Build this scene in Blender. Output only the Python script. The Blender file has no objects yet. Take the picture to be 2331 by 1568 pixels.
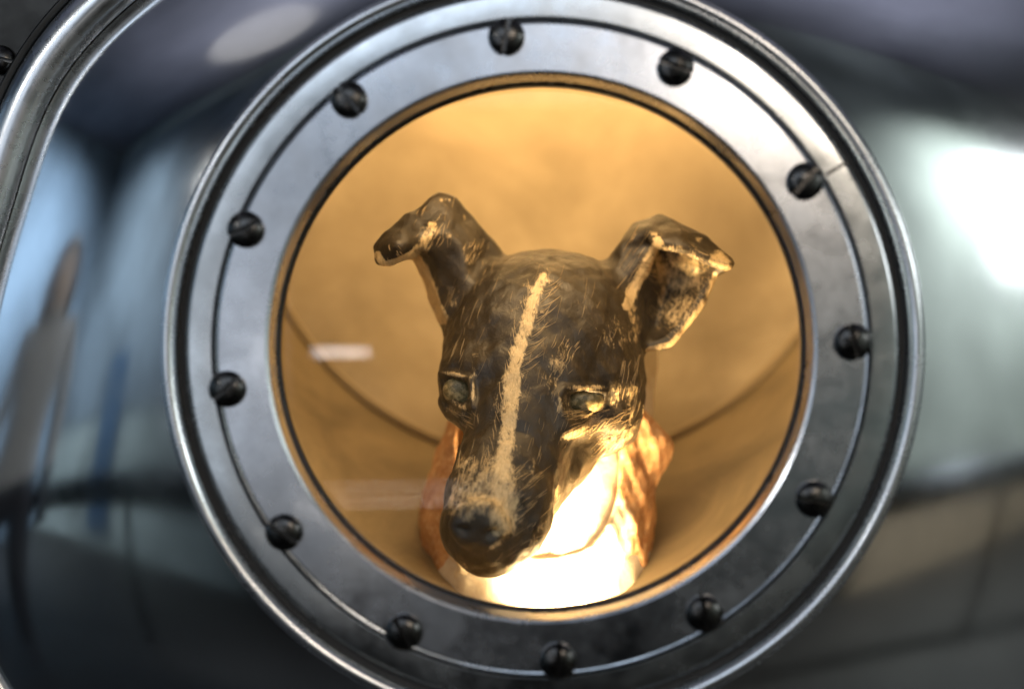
import bpy, bmesh, math, random
import numpy as np
from mathutils import Vector, Matrix

random.seed(7)
R = math.radians
scene = bpy.context.scene
COL = scene.collection

# ------------------------------------------------------------------ camera
LENS = 40.0
S0 = 0.254e-3                       # metres per picture unit on the glass plane (picture 2331 units wide)
PW, PH = 2331.0, 1568.0
D = PW * S0 * LENS / 36.0           # camera to glass plane
CAM = Vector((0.0, -D, 0.0))
TGT = Vector((-0.0159, 0.0, 0.0015))
cd = bpy.data.cameras.new('camera')
cam = bpy.data.objects.new('camera', cd)
COL.objects.link(cam)
cam.location = CAM
cam.rotation_euler = (TGT - CAM).to_track_quat('-Z', 'Y').to_euler()
cd.lens = LENS
cd.sensor_width = 36.0
cd.clip_start = 0.01
cd.clip_end = 100.0
cd.dof.use_dof = True
cd.dof.focus_distance = D + 0.085
cd.dof.aperture_fstop = 1.9
scene.camera = cam
FWD = (TGT - CAM).normalized()
RGT = FWD.cross(Vector((0, 0, 1))).normalized()
UPV = RGT.cross(FWD).normalized()
KX = 36.0 / LENS / PW

def P(px, py, y):
    """point of the place seen at picture unit (px, py) at depth y behind the glass plane"""
    d = FWD + RGT * ((px - PW / 2) * KX) + UPV * (-(py - PH / 2) * KX)
    return CAM + d * ((y + D) / d.y)

def sc(y):
    return S0 * (D + y) / D

# ------------------------------------------------------------------ world, lamps, exposure
world = bpy.data.worlds.new('World')
scene.world = world
world.use_nodes = True
bg = world.node_tree.nodes['Background']
bg.inputs[0].default_value = (0.30, 0.36, 0.46, 1)
bg.inputs[1].default_value = 0.02

scene.view_settings.view_transform = 'Standard'
scene.view_settings.look = 'None'
scene.view_settings.exposure = 0.0
scene.view_settings.gamma = 1.0
scene.cycles.use_denoising = True
scene.cycles.max_bounces = 14
scene.cycles.transparent_max_bounces = 12
scene.cycles.glossy_bounces = 6
scene.cycles.diffuse_bounces = 6
scene.cycles.sample_clamp_indirect = 6.0
scene.cycles.caustics_reflective = True
scene.cycles.blur_glossy = 0.4

def area(name, loc, aim, sx, sy, power, col, spread=180):
    l = bpy.data.lights.new(name, 'AREA')
    l.shape = 'RECTANGLE'
    l.size = sx
    l.size_y = sy
    l.energy = power
    l.color = col
    l.spread = R(spread)
    o = bpy.data.objects.new(name, l)
    COL.objects.link(o)
    o.location = loc
    o.rotation_euler = (Vector(aim) - Vector(loc)).to_track_quat('-Z', 'Y').to_euler()
    return o

def spot(name, loc, aim, power, col, cone=110, blend=0.9, rad=0.05):
    l = bpy.data.lights.new(name, 'SPOT')
    l.energy = power
    l.color = col
    l.spot_size = R(cone)
    l.spot_blend = blend
    l.shadow_soft_size = rad
    o = bpy.data.objects.new(name, l)
    COL.objects.link(o)
    o.location = loc
    o.rotation_euler = (Vector(aim) - Vector(loc)).to_track_quat('-Z', 'Y').to_euler()
    return o

# hall lamps behind or beside the photographer, some added for what the metal mirrors
area('ring_fill_top', (-0.50, -2.10, 1.10), (-0.50, 0, 1.10), 1.7, 0.86, 8.5, (0.74, 0.85, 1.0))  # added soft light, gives the top of the ring its bluish brightness
area('ring_fill_left', (-1.30, -2.10, 0.12), (-1.30, 0, 0.12), 1.2, 0.95, 3.6, (0.80, 0.88, 1.0))  # second added light, lifts the left side of the ring
area('hall_warm_panel', (0.66, -2.08, 0.80), (0, 0, 0.1), 0.50, 0.44, 7.0, (1.0, 0.84, 0.68))
area('hull_patch_fill', (-1.75, -1.3, 2.1), (-0.3, 0, 0.15), 0.85, 0.55, 0.34, (1.0, 0.95, 0.88)).data.shape = 'ELLIPSE'  # added soft ellipse of light, mirrored as a pale patch high on the hull
area('bead_glint_light', (-1.75, -2.1, 0.95), (-0.3, 0, 0.15), 0.32, 0.24, 4.0, (1.0, 0.98, 0.94))  # added only to draw a white glint along the rim bead
area('hall_window_lamp', (2.85, -2.12, 0.85), (0.2, 0, 0.1), 2.6, 0.80, 28, (0.95, 0.99, 1.0))
area('display_tube_lamp', (-0.305, -0.92, -0.008), (-0.122, 0.004, -0.004), 0.085, 0.012, 0.06, (1.0, 0.95, 0.92))
for k, z in enumerate((-0.214, -0.228, -0.240)):
    area('display_strip_lamp', (-0.25, -0.92, z), (-0.095, 0.004, -0.09), 0.27, 0.0022, (0.018, 0.010, 0.022)[k], (1.0, 0.95, 0.9))
spot('wall_fill_left', (-3.3, -0.7, 1.5), (-5.0, -0.4, 0.1), 420, (0.74, 0.87, 1.0), 130)  # added fill, aimed away from the hull to brighten the left wall
spot('wall_fill_right', (2.7, -1.1, 1.6), (3.0, -2.2, -0.3), 420, (0.95, 1.0, 0.97), 130)  # added fill for the wall mirrored on the right of the hull
spot('ceiling_fill_right', (1.6, -0.9, 0.9), (2.0, -0.7, 2.3), 120, (0.86, 0.88, 1.0), 130)  # added uplight so the upper right hull mirrors a lit ceiling
spot('ceiling_fill_left', (-1.5, -1.0, 1.3), (-1.7, -0.8, 2.3), 90, (0.9, 0.93, 1.0), 140, 0.9)  # added uplight that keeps the upper left hull from mirroring black
spot('wall_fill_blue', (-3.1, -0.7, 1.2), (-3.5, -2.2, 0.2), 215, (0.78, 0.90, 1.0), 120)  # added bluish fill for the wall mirrored on the left
spot('visitor_fill', (-1.0, -0.25, 1.35), (-2.05, -0.55, 0.15), 16, (1.0, 0.96, 0.88), 60)  # added fill that brightens the visitor's mirror image
# cabin lights: a low lamp before the chest; roof and front fills are added
def point(name, loc, power, col, rad):
    l = bpy.data.lights.new(name, 'POINT')
    l.energy = power
    l.color = col
    l.shadow_soft_size = rad
    o = bpy.data.objects.new(name, l)
    COL.objects.link(o)
    o.location = loc
    return o
point('cabin_lamp', P(1295, 1442, 0.095), 1.1, (1.0, 0.66, 0.30), 0.012)
area('cabin_lamp_shade', P(1290, 1434, 0.097), P(1310, 900, 0.16), 0.05, 0.03, 2.7, (1.0, 0.66, 0.30), 130)
area('cabin_roof_fill', P(1260, 60, 0.30), P(1250, 760, 0.42), 0.30, 0.05, 1.35, (1.0, 0.60, 0.23))  # added out of view to brighten the upper bulkhead
area('cabin_front_fill', P(1230, 120, 0.035), P(1230, 800, 0.20), 0.22, 0.03, 0.7, (1.0, 0.66, 0.32))  # added fill above the window, lifts the dog's face

# ------------------------------------------------------------------ helpers
def tag(o, label=None, cat=None, group=None, kind=None):
    if label: o['label'] = label
    if cat: o['category'] = cat
    if group: o['group'] = group
    if kind: o['kind'] = kind
    return o

def empty(name, loc=(0, 0, 0)):
    o = bpy.data.objects.new(name, None)
    COL.objects.link(o)
    o.location = loc
    o.empty_display_size = 0.05
    return o

def link_mesh(name, me, mat, parent=None, smooth=True):
    o = bpy.data.objects.new(name, me)
    COL.objects.link(o)
    if mat: me.materials.append(mat)
    if smooth:
        me.polygons.foreach_set('use_smooth', [True] * len(me.polygons))
    if parent:
        o.parent = parent
    return o

def mesh_pd(name, v, f, mat, parent=None, smooth=True):
    me = bpy.data.meshes.new(name)
    me.from_pydata([tuple(a) for a in v], [], [tuple(int(i) for i in a) for a in f])
    me.update()
    return link_mesh(name, me, mat, parent, smooth)

def rr(rpx, y):
    """true radius of a circle that shows with radius rpx at depth y"""
    return rpx * sc(y)

def revolve(name, prof, mat, parent, n=160, close=False, sharp=30, centre=(0, 0)):
    """prof: list of (radius, y); revolved about the porthole axis (world Y)"""
    v, f = [], []
    m = len(prof)
    for i in range(n):
        a = 2 * math.pi * i / n
        c, s = math.cos(a), math.sin(a)
        for r, y in prof:
            v.append((centre[0] + r * c, y, centre[1] + r * s))
    for i in range(n):
        j = (i + 1) % n
        for k in range(m if close else m - 1):
            k2 = (k + 1) % m
            f.append((i * m + k, i * m + k2, j * m + k2, j * m + k))
    me = bpy.data.meshes.new(name)
    me.from_pydata(v, [], f)
    bm = bmesh.new(); bm.from_mesh(me)
    bmesh.ops.remove_doubles(bm, verts=bm.verts, dist=1e-6)
    bmesh.ops.recalc_face_normals(bm, faces=bm.faces)
    bm.to_mesh(me); bm.free()
    o = link_mesh(name, me, mat, parent)
    me.set_sharp_from_angle(angle=R(sharp))
    return o

def arc(c, r, a0, a1, n):
    return [(c[0] + r * math.cos(R(a0 + (a1 - a0) * i / n)), c[1] + r * math.sin(R(a0 + (a1 - a0) * i / n))) for i in range(n + 1)]

# ------------------------------------------------------------------ materials
def new_mat(name):
    m = bpy.data.materials.new(name)
    m.use_nodes = True
    nt = m.node_tree
    b = nt.nodes['Principled BSDF']
    return m, nt, b

def N(nt, t, **kw):
    n = nt.nodes.new(t)
    for k, v in kw.items():
        setattr(n, k, v)
    return n

def noise(nt, scale, detail=4, rough=0.55, stretch=None, rot=None, dist=0.0):
    tc = N(nt, 'ShaderNodeTexCoord')
    mp = N(nt, 'ShaderNodeMapping')
    if stretch: mp.inputs['Scale'].default_value = stretch
    if rot: mp.inputs['Rotation'].default_value = rot
    nt.links.new(tc.outputs['Object'], mp.inputs['Vector'])
    no = N(nt, 'ShaderNodeTexNoise')
    no.inputs['Scale'].default_value = scale
    no.inputs['Detail'].default_value = detail
    no.inputs['Roughness'].default_value = rough
    no.inputs['Distortion'].default_value = dist
    nt.links.new(mp.outputs[0], no.inputs['Vector'])
    return no.outputs['Fac']

def ramp(nt, sock, stops):
    r = N(nt, 'ShaderNodeValToRGB')
    e = r.color_ramp.elements
    while len(e) > 1: e.remove(e[-1])
    e[0].position = stops[0][0]; e[0].color = (*stops[0][1], 1)
    for p, c in stops[1:]:
        x = e.new(p); x.color = (*c, 1)
    nt.links.new(sock, r.inputs[0])
    return r.outputs[0]

def mrange(nt, sock, a, b, c, d, smooth=False):
    m = N(nt, 'ShaderNodeMapRange')
    if smooth: m.interpolation_type = 'SMOOTHSTEP'
    for i, v in zip((1, 2, 3, 4), (a, b, c, d)):
        m.inputs[i].default_value = v
    nt.links.new(sock, m.inputs[0])
    return m.outputs[0]

def math_n(nt, op, a, b=None, clamp=False):
    m = N(nt, 'ShaderNodeMath', operation=op)
    m.use_clamp = clamp
    for i, x in enumerate((a, b)):
        if x is None: continue
        if isinstance(x, (int, float)): m.inputs[i].default_value = x
        else: nt.links.new(x, m.inputs[i])
    return m.outputs[0]

def mixc(nt, fac, a, b, typ='MIX'):
    m = N(nt, 'ShaderNodeMix', data_type='RGBA', blend_type=typ)
    if isinstance(fac, (int, float)): m.inputs[0].default_value = fac
    else: nt.links.new(fac, m.inputs[0])
    for i, x in ((6, a), (7, b)):
        if isinstance(x, tuple): m.inputs[i].default_value = (*x, 1)
        else: nt.links.new(x, m.inputs[i])
    return m.outputs[2]

def bump(nt, b, sock, strength, dist):
    bn = N(nt, 'ShaderNodeBump')
    bn.inputs['Strength'].default_value = strength
    bn.inputs['Distance'].default_value = dist
    nt.links.new(sock, bn.inputs['Height'])
    nt.links.new(bn.outputs[0], b.inputs['Normal'])
    return bn

def metal(name, col, r0, r1, scale=18, bstr=0.0, tint=0.15, bscale=60):
    m, nt, b = new_mat(name)
    b.inputs['Metallic'].default_value = 1.0
    n1 = noise(nt, scale, 5, 0.6)
    n2 = noise(nt, scale * 5, 3, 0.6)
    s = math_n(nt, 'ADD', math_n(nt, 'MULTIPLY', n1, 0.7), math_n(nt, 'MULTIPLY', n2, 0.3))
    nt.links.new(mrange(nt, s, 0.35, 0.65, r0, r1), b.inputs['Roughness'])
    dk = tuple(c * (1 - tint) for c in col)
    nt.links.new(mixc(nt, mrange(nt, n1, 0.35, 0.7, 0, 1), col, dk), b.inputs['Base Color'])
    if bstr:
        bump(nt, b, noise(nt, bscale, 3, 0.5), bstr, 0.002)
    return m

M_HULL = metal('polished_aluminium_hull', (0.80, 0.82, 0.84), 0.065, 0.15, 6, 0.035, 0.20, 9)
M_RING = metal('brushed_aluminium_ring', (0.78, 0.81, 0.86), 0.15, 0.40, 12, 0.06, 0.48, 30)
M_BAND = metal('turned_aluminium_band', (0.76, 0.79, 0.80), 0.15, 0.34, 13, 0.05, 0.40, 34)
M_LIP = metal('aluminium_lip', (0.82, 0.84, 0.86), 0.20, 0.34, 24, 0.04, 0.15, 80)
M_SCREW = metal('blackened_steel', (0.085, 0.083, 0.080), 0.18, 0.40, 160, 0.10, 0.4, 300)
M_FLANGE = metal('dull_flange_metal', (0.07, 0.07, 0.068), 0.45, 0.6, 20, 0.05, 0.3)

m, nt, b = new_mat('black_rubber'); M_RUBBER = m
b.inputs['Base Color'].default_value = (0.008, 0.007, 0.006, 1)
b.inputs['Roughness'].default_value = 0.55

m, nt, b = new_mat('window_glass'); M_GLASS = m
nt.nodes.remove(b)
out = nt.nodes['Material Output']
tr = N(nt, 'ShaderNodeBsdfTransparent'); tr.inputs[0].default_value = (0.97, 0.97, 0.96, 1)
gl = N(nt, 'ShaderNodeBsdfGlossy'); gl.inputs['Roughness'].default_value = 0.012
fr = N(nt, 'ShaderNodeFresnel'); fr.inputs['IOR'].default_value = 1.5
mx = N(nt, 'ShaderNodeMixShader')
nt.links.new(fr.outputs[0], mx.inputs[0]); nt.links.new(tr.outputs[0], mx.inputs[1]); nt.links.new(gl.outputs[0], mx.inputs[2])
nt.links.new(mx.outputs[0], out.inputs[0])

m, nt, b = new_mat('cabin_cream_paint'); M_CABIN = m
n1 = noise(nt, 9, 5, 0.6, dist=0.4)
n2 = noise(nt, 3.2, 3, 0.5)
c = mixc(nt, mrange(nt, n1, 0.38, 0.70, 0, 1), (0.43, 0.37, 0.27), (0.24, 0.20, 0.135))
c = mixc(nt, mrange(nt, n2, 0.52, 0.72, 0, 0.55), c, (0.21, 0.17, 0.11))
nt.links.new(c, b.inputs['Base Color'])
b.inputs['Roughness'].default_value = 0.55
bump(nt, b, n1, 0.12, 0.003)

m, nt, b = new_mat('cabin_shaded_liner'); M_LINER = m  # darker than the bulkhead: shade of the lower cabin sides put into the colour
n1 = noise(nt, 11, 6, 0.65, dist=0.8)
n2 = noise(nt, 3.5, 3, 0.5)
c = mixc(nt, mrange(nt, n1, 0.36, 0.66, 0, 1), (0.23, 0.185, 0.115), (0.12, 0.095, 0.058))
c = mixc(nt, mrange(nt, n2, 0.50, 0.70, 0, 0.6), c, (0.30, 0.24, 0.15))
nt.links.new(c, b.inputs['Base Color'])
b.inputs['Roughness'].default_value = 0.5
bump(nt, b, n1, 0.2, 0.003)

m, nt, b = new_mat('cabin_seam_sealant'); M_SEAM = m
b.inputs['Base Color'].default_value = (0.28, 0.23, 0.15, 1)
b.inputs['Roughness'].default_value = 0.6

# ------------------------------------------------------------------ the hall that the metal mirrors
def plain(name, col, rough=0.7, var=0.25, scale=3):
    m, nt, b = new_mat(name)
    n1 = noise(nt, scale, 4, 0.6)
    nt.links.new(mixc(nt, mrange(nt, n1, 0.35, 0.65, 0, 1), col, tuple(x * (1 - var) for x in col)), b.inputs['Base Color'])
    b.inputs['Roughness'].default_value = rough
    return m

FZ = -1.25
def box(name, lo, hi, mat, parent=None, bev=0.0):
    bm = bmesh.new()
    bmesh.ops.create_cube(bm, size=1)
    for v in bm.verts:
        v.co = Vector([lo[i] + (v.co[i] + 0.5) * (hi[i] - lo[i]) for i in range(3)])
    if bev:
        bmesh.ops.bevel(bm, geom=bm.edges[:], offset=bev, segments=3, affect='EDGES', profile=0.5)
    me = bpy.data.meshes.new(name); bm.to_mesh(me); bm.free()
    return link_mesh(name, me, mat, parent, smooth=False)

tag(box('floor', (-5, -2.2, FZ - 0.1), (5, 3.0, FZ), plain('hall_floor_stone', (0.024, 0.022, 0.020), 0.55)), kind='structure')
tag(box('wall_back', (-5, -2.3, FZ), (5, -2.2, 2.3), plain('hall_wall_green_grey', (0.40, 0.45, 0.42), 0.8, 0.45, 1.3)), kind='structure')
tag(box('wall_left', (-5.1, -2.2, FZ), (-5.0, 3.0, 2.3), plain('hall_wall_slate', (0.24, 0.32, 0.40), 0.8, 0.5, 0.9)), kind='structure')
tag(box('wall_right', (5.0, -2.2, FZ), (5.1, 3.0, 2.3), plain('hall_wall_grey', (0.30, 0.32, 0.32), 0.8, 0.4, 1.2)), kind='structure')
tag(box('ceiling', (-5, -2.2, 2.3), (5, 3.0, 2.4), plain('hall_ceiling_slate', (0.16, 0.16, 0.20), 0.8, 0.4, 1.0)), kind='structure')
tag(box('hull_tint_panel', (-5.0, -2.2, -0.30), (-1.0, -2.17, 2.0), plain('slate_blue_panel', (0.21, 0.255, 0.29), 0.7, 0.55, 1.6)), kind='structure')  # unseen panel, added so the left hull mirrors blue
tag(box('ring_darkener', (-1.4, -2.2, FZ), (1.5, -2.10, -0.42), plain('ring_darkener_black', (0.035, 0.033, 0.030), 0.6)), kind='structure')  # unseen block, added to darken what the lower ring mirrors
tag(box('wall_base', (1.5, -2.2, FZ), (5.0, -2.12, -0.78), plain('tan_wall_base', (0.42, 0.33, 0.23), 0.7)), kind='structure')

ban = box('banner', (-3.25, -2.165, -1.10), (-2.85, -2.15, 0.05), plain('blue_banner_cloth', (0.045, 0.095, 0.17), 0.8, 0.25, 4))
tag(ban, 'plain blue banner hanging on the hall wall, mirrored in the hull', 'banner')

# barrier rails: a dark steel tube on posts
M_RAIL = metal('dark_rail_steel', (0.05, 0.055, 0.065), 0.2, 0.3, 10)
def tube_into(bm, a, b_, r, seg=16):
    a, b_ = Vector(a), Vector(b_)
    q = (b_ - a).to_track_quat('Z', 'Y').to_matrix().to_4x4()
    bmesh.ops.create_cone(bm, cap_ends=True, segments=seg, radius1=r, radius2=r, depth=(b_ - a).length, matrix=Matrix.Translation((a + b_) / 2) @ q)
def tube(name, a, b_, r, mat, parent):
    bm = bmesh.new(); tube_into(bm, a, b_, r)
    me = bpy.data.meshes.new(name); bm.to_mesh(me); bm.free()
    o = link_mesh(name, me, mat, parent)
    me.set_sharp_from_angle(angle=R(40))
    return o
rail = empty('barrier_rail', (0, 0, FZ))
tag(rail, 'curved dark steel barrier rail mirrored in the polished hull', 'rail')
def curve_tube(name, pts, r, mat, parent, seg=12):
    v, f = [], []
    pts = [Vector(p) for p in pts]
    for i, p in enumerate(pts):
        t = (pts[min(i + 1, len(pts) - 1)] - pts[max(i - 1, 0)]).normalized()
        n_ = t.cross(Vector((0, 0, 1))).normalized(); u = n_.cross(t)
        for k in range(seg):
            a = 2 * math.pi * k / seg
            v.append(p + (n_ * math.cos(a) + u * math.sin(a)) * r)
    for i in range(len(pts) - 1):
        for k in range(seg):
            f.append((i * seg + k, i * seg + (k + 1) % seg, (i + 1) * seg + (k + 1) % seg, (i + 1) * seg + k))
    return mesh_pd(name, v, f, mat, parent)
RP = [(3.6 * math.sin(R(a)), 0.35 - 1.75 * math.cos(R(a)) ** 0.8, 0.78) for a in range(-86, 87, 4)]
curve_tube('handrail', RP, 0.075, M_RAIL, rail)
for i in range(1, len(RP) - 1, 7):
    x, y, z = RP[i]
    tube('post', (x, y, 0), (x, y, z - 0.025), 0.02, M_RAIL, rail)

# ------------------------------------------------------------------ capsule
cap = empty('space_capsule', (0, 0, 0))
tag(cap, 'polished aluminium capsule with a bolted round porthole lit amber from inside', 'capsule')

# flat clamping ring: steep inner wall, flat face, small outer chamfer
Y1 = -0.0175
prof = [(rr(600, 0.012), 0.012), (rr(601, 0.002), 0.002), (rr(602, 0) + 0.0002, -0.008), (rr(603, 0) + 0.0006, Y1 + 0.0012), (rr(628, Y1 + 0.0003), Y1 + 0.0003), (rr(629, Y1), Y1),
        (rr(631, Y1), Y1), (rr(680, Y1), Y1), (rr(735, Y1), Y1), (rr(737, Y1 + 0.0003), Y1 + 0.0003), (rr(745, Y1 + 0.0028), Y1 + 0.0028), (rr(747, Y1 + 0.005), Y1 + 0.005), (rr(747, 0), 0.004)]
ring = revolve('clamp_ring', prof, M_RING, cap, 192, sharp=14)
ring['label'] = 'flat grey metal ring holding the window with twelve screws'
Y2 = -0.0160
prof = [(rr(750, 0.0), 0.004), (rr(750, Y2 + 0.003), Y2 + 0.003), (rr(751, Y2 + 0.0008), Y2 + 0.0008), (rr(754, Y2), Y2), (rr(770, Y2 - 0.0001), Y2 - 0.0001), (rr(790, Y2 - 0.0001), Y2 - 0.0001),
        (rr(803, Y2), Y2), (rr(807, Y2 + 0.0006), Y2 + 0.0006), (rr(811, Y2 + 0.003), Y2 + 0.003), (rr(813, Y2 + 0.006), Y2 + 0.006), (rr(813, 0), 0.004)]
revolve('outer_ring', prof, M_BAND, cap, 192, sharp=14)
revolve('ring_groove', [(rr(806, -0.005), -0.0050), (rr(830, -0.006), -0.0060), (rr(842, -0.005), -0.0050)], M_RUBBER, cap, 160)
lc = rr(853, -0.0115)
prof = [(lc - 0.0046, 0.004)] + [(lc + 0.0046 * math.cos(R(a)), -0.0095 + 0.0055 * math.sin(R(a))) for a in range(180, 361, 12)] + [(lc + 0.0048, 0.010)]
revolve('raised_lip', prof, M_LIP, cap, 192, sharp=60)

# a hairline joint across the outer ring, as on the real band
for ang in (31.0,):
    a = R(ang)
    r0, r1 = rr(758, Y2), rr(808, Y2)
    u = Vector((math.cos(a), 0, math.sin(a))); t = Vector((-math.sin(a), 0, math.cos(a)))
    w = 0.0009
    y = Y2 - 0.00115
    vs = [u * r0 - t * w, u * r1 - t * w, u * r1 + t * w, u * r0 + t * w]
    V = [(q.x, y, q.z) for q in vs] + [(q.x, y + 0.002, q.z) for q in vs]
    mesh_pd('band_joint', V, [(0, 1, 2, 3), (0, 4, 5, 1), (1, 5, 6, 2), (2, 6, 7, 3), (3, 7, 4, 0)], M_SCREW, cap, False)

# screws: round heads with a slot
def screw_mesh(rad, h, slot):
    bm = bmesh.new()
    n, m_ = 32, 8
    rows = []
    pts = [(rad * 0.98, 0.0), (rad, h * 0.18)] + [(rad * math.cos(R(a)), h * (0.28 + 0.72 * math.sin(R(a)))) for a in (8, 25, 42, 58, 72, 84)]
    for r, z in pts:
        rows.append([bm.verts.new((r * math.cos(2 * math.pi * i / n), -z, r * math.sin(2 * math.pi * i / n))) for i in range(n)])
    top = bm.verts.new((0, -h, 0))
    for k in range(len(rows) - 1):
        for i in range(n):
            bm.faces.new((rows[k][i], rows[k][(i + 1) % n], rows[k + 1][(i + 1) % n], rows[k + 1][i]))
    for i in range(n):
        bm.faces.new((rows[-1][i], rows[-1][(i + 1) % n], top))
    halves = []
    src = bmesh.new()
    me_tmp = bpy.data.meshes.new('screw_tmp'); bm.to_mesh(me_tmp); bm.free()
    res = bmesh.new()
    for sgn in (1, -1):
        hb = bmesh.new(); hb.from_mesh(me_tmp)
        g = bmesh.ops.bisect_plane(hb, geom=hb.verts[:] + hb.edges[:] + hb.faces[:], plane_co=(0, 0, sgn * slot), plane_no=(0, 0, -sgn), clear_outer=True)
        ed = [e for e in hb.edges if e.is_boundary and all(abs(v.co.z - sgn * slot) < 1e-6 for v in e.verts)]
        bmesh.ops.contextual_create(hb, geom=ed)
        t = bpy.data.meshes.new('screw_half'); hb.to_mesh(t); hb.free()
        res.from_mesh(t)
    # slot floor
    zf = -h * 0.45
    q = [res.verts.new(p) for p in ((-rad * 0.9, zf, -slot * 1.02), (rad * 0.9, zf, -slot * 1.02), (rad * 0.9, zf, slot * 1.02), (-rad * 0.9, zf, slot * 1.02))]
    res.faces.new(q)
    src.free()
    bmesh.ops.recalc_face_normals(res, faces=res.faces)
    me = bpy.data.meshes.new('screw'); res.to_mesh(me); res.free()
    me.materials.append(M_SCREW)
    me.polygons.foreach_set('use_smooth', [True] * len(me.polygons))
    me.set_sharp_from_angle(angle=R(40))
    return me

SME = screw_mesh(0.0104, 0.0062, 0.0013)
CX, CY = 1229.0, 792.0
BOLTS = [(1153, 85, 100), (1537, 155, 20), (1832, 413, 130), (1940, 778, 75), (1853, 1135, 10), (1603, 1395, 80), (1270, 1503, 95), (920, 1437, 60),
         (647, 1210, 35), (518, 885, 140), (560, 523, 155), (795, 228, 50)]
for px, py, rot in BOLTS:
    o = bpy.data.objects.new('screw', SME)
    COL.objects.link(o)
    o.parent = ring
    o.location = P(px, py, Y1)
    o.rotation_euler = (0, R(rot), 0)

# rubber gasket and the dished pane
gy = 0.0065
prof = [(rr(597.5, gy) + 0.0017 * math.cos(R(a)), gy + 0.0045 * math.sin(R(a))) for a in range(0, 360, 30)]
revolve('gasket', prof, M_RUBBER, cap, 160, close=True, sharp=80)
GR = 8.0
rg = rr(598, 0.004)
sag0 = GR - math.sqrt(GR * GR - rg * rg)
prof = [(max(1e-5, rg * i / 20), 0.004 - sag0 + GR - math.sqrt(GR * GR - (rg * i / 20) ** 2)) for i in range(21)]
pane = revolve('window_pane', prof, M_GLASS, cap, 128, sharp=180)
pane['label'] = 'clear slightly domed round pane with faint lamp reflections'

# hull: dome between the lip and the oval rim
RIMY = 0.062
RIM = [(0, 800), (28, 637), (81, 488), (162, 225), (262, 105), (398, 0), (700, -190), (1200, -290), (1750, -200), (2200, -50), (2430, 140), (2560, 420), (2610, 800),
       (2560, 1200), (2370, 1590), (1900, 1880), (1200, 1990), (540, 1880), (60, 1600), (-70, 1280), (-40, 1000)]
ra = np.array([math.atan2(-(y - 790), x - 1228) for x, y in RIM])
rp = np.array([math.hypot(x - 1228, y - 790) + 58 for x, y in RIM])
order = np.argsort(ra)
ga = np.linspace(-math.pi, math.pi, 721)
gr = np.interp(ga, np.concatenate([ra[order] - 2 * math.pi, ra[order], ra[order] + 2 * math.pi]), np.tile(rp[order], 3))
kern = np.exp(-0.5 * (np.arange(-30, 31) / 9.0) ** 2); kern /= kern.sum()
gr = np.convolve(np.concatenate([gr[-31:-1], gr, gr[1:31]]), kern, 'valid')
def dome_pt(a, t):
    c, s = math.cos(a), math.sin(a)
    r0 = rr(862, 0.006)
    r1 = float(np.interp((a + math.pi) % (2 * math.pi) - math.pi, ga, gr)) * sc(RIMY)
    r = r0 + (r1 - r0) * t
    return Vector((r * c, 0.006 + (RIMY - 0.006) * (0.52 * t + 0.48 * t * t), r * s))
v, f = [], []
n, m_ = 220, 24
for i in range(n):
    for k in range(m_ + 1):
        v.append(dome_pt(2 * math.pi * i / n, k / m_))
for i in range(n):
    j = (i + 1) % n
    for k in range(m_):
        f.append((i * (m_ + 1) + k, j * (m_ + 1) + k, j * (m_ + 1) + k + 1, i * (m_ + 1) + k + 1))
hull = mesh_pd('hull_dome', v, f, M_HULL, cap)
hull['label'] = 'mirror polished dome around the porthole'

def sweep_rim(name, prof, mat):
    """prof: (outward offset, y) carried round the oval rim"""
    v, f = [], []
    n = 220
    pts = [dome_pt(2 * math.pi * i / n, 1.0) for i in range(n)]
    m = len(prof)
    for i in range(n):
        t = (pts[(i + 1) % n] - pts[i - 1]); t.y = 0; t.normalize()
        o = Vector((t.z, 0, -t.x))
        for d, y in prof:
            q = pts[i] + o * d
            v.append((q.x, y, q.z))
    for i in range(n):
        j = (i + 1) % n
        for k in range(m - 1):
            f.append((i * m + k, j * m + k, j * m + k + 1, i * m + k + 1))
    o = mesh_pd(name, v, f, mat, cap)
    o.data.set_sharp_from_angle(angle=R(45))
    return o

bead = [(0.0145 + 0.0145 * math.cos(R(a)), RIMY + 0.004 - 0.014 * math.sin(R(a))) for a in range(180, -31, -15)]
sweep_rim('rim_bead', bead, M_LIP)
sweep_rim('rim_gap', [(0.024, RIMY + 0.012), (0.036, RIMY + 0.014)], M_RUBBER)
sweep_rim('flange', [(0.034, RIMY + 0.030), (0.034, RIMY + 0.010), (0.0355, RIMY + 0.0085), (0.038, RIMY + 0.008), (0.040, RIMY + 0.010), (0.041, RIMY + 0.014), (0.11, RIMY + 0.015), (0.11, RIMY + 0.05)], M_FLANGE)
SM2 = screw_mesh(0.0095, 0.008, 0.0012)
for i in range(24):
    p = dome_pt(2 * math.pi * (i + 0.13) / 24, 1.0)
    d = Vector((p.x, 0, p.z)).normalized()
    o = bpy.data.objects.new('flange_bolt', SM2)
    COL.objects.link(o); o.parent = cap
    o.location = (p.x + d.x * 0.048, RIMY + 0.0145, p.z + d.z * 0.048)
    o.rotation_euler = (0, random.uniform(0, 3.1), 0)

# body of the capsule behind the flange
prof = [(0.49, RIMY + 0.03), (0.52, 0.16), (0.52, 0.60), (0.47, 0.66), (0.0001, 0.68)]
revolve('hull_body', prof, M_FLANGE, cap, 96)

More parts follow.
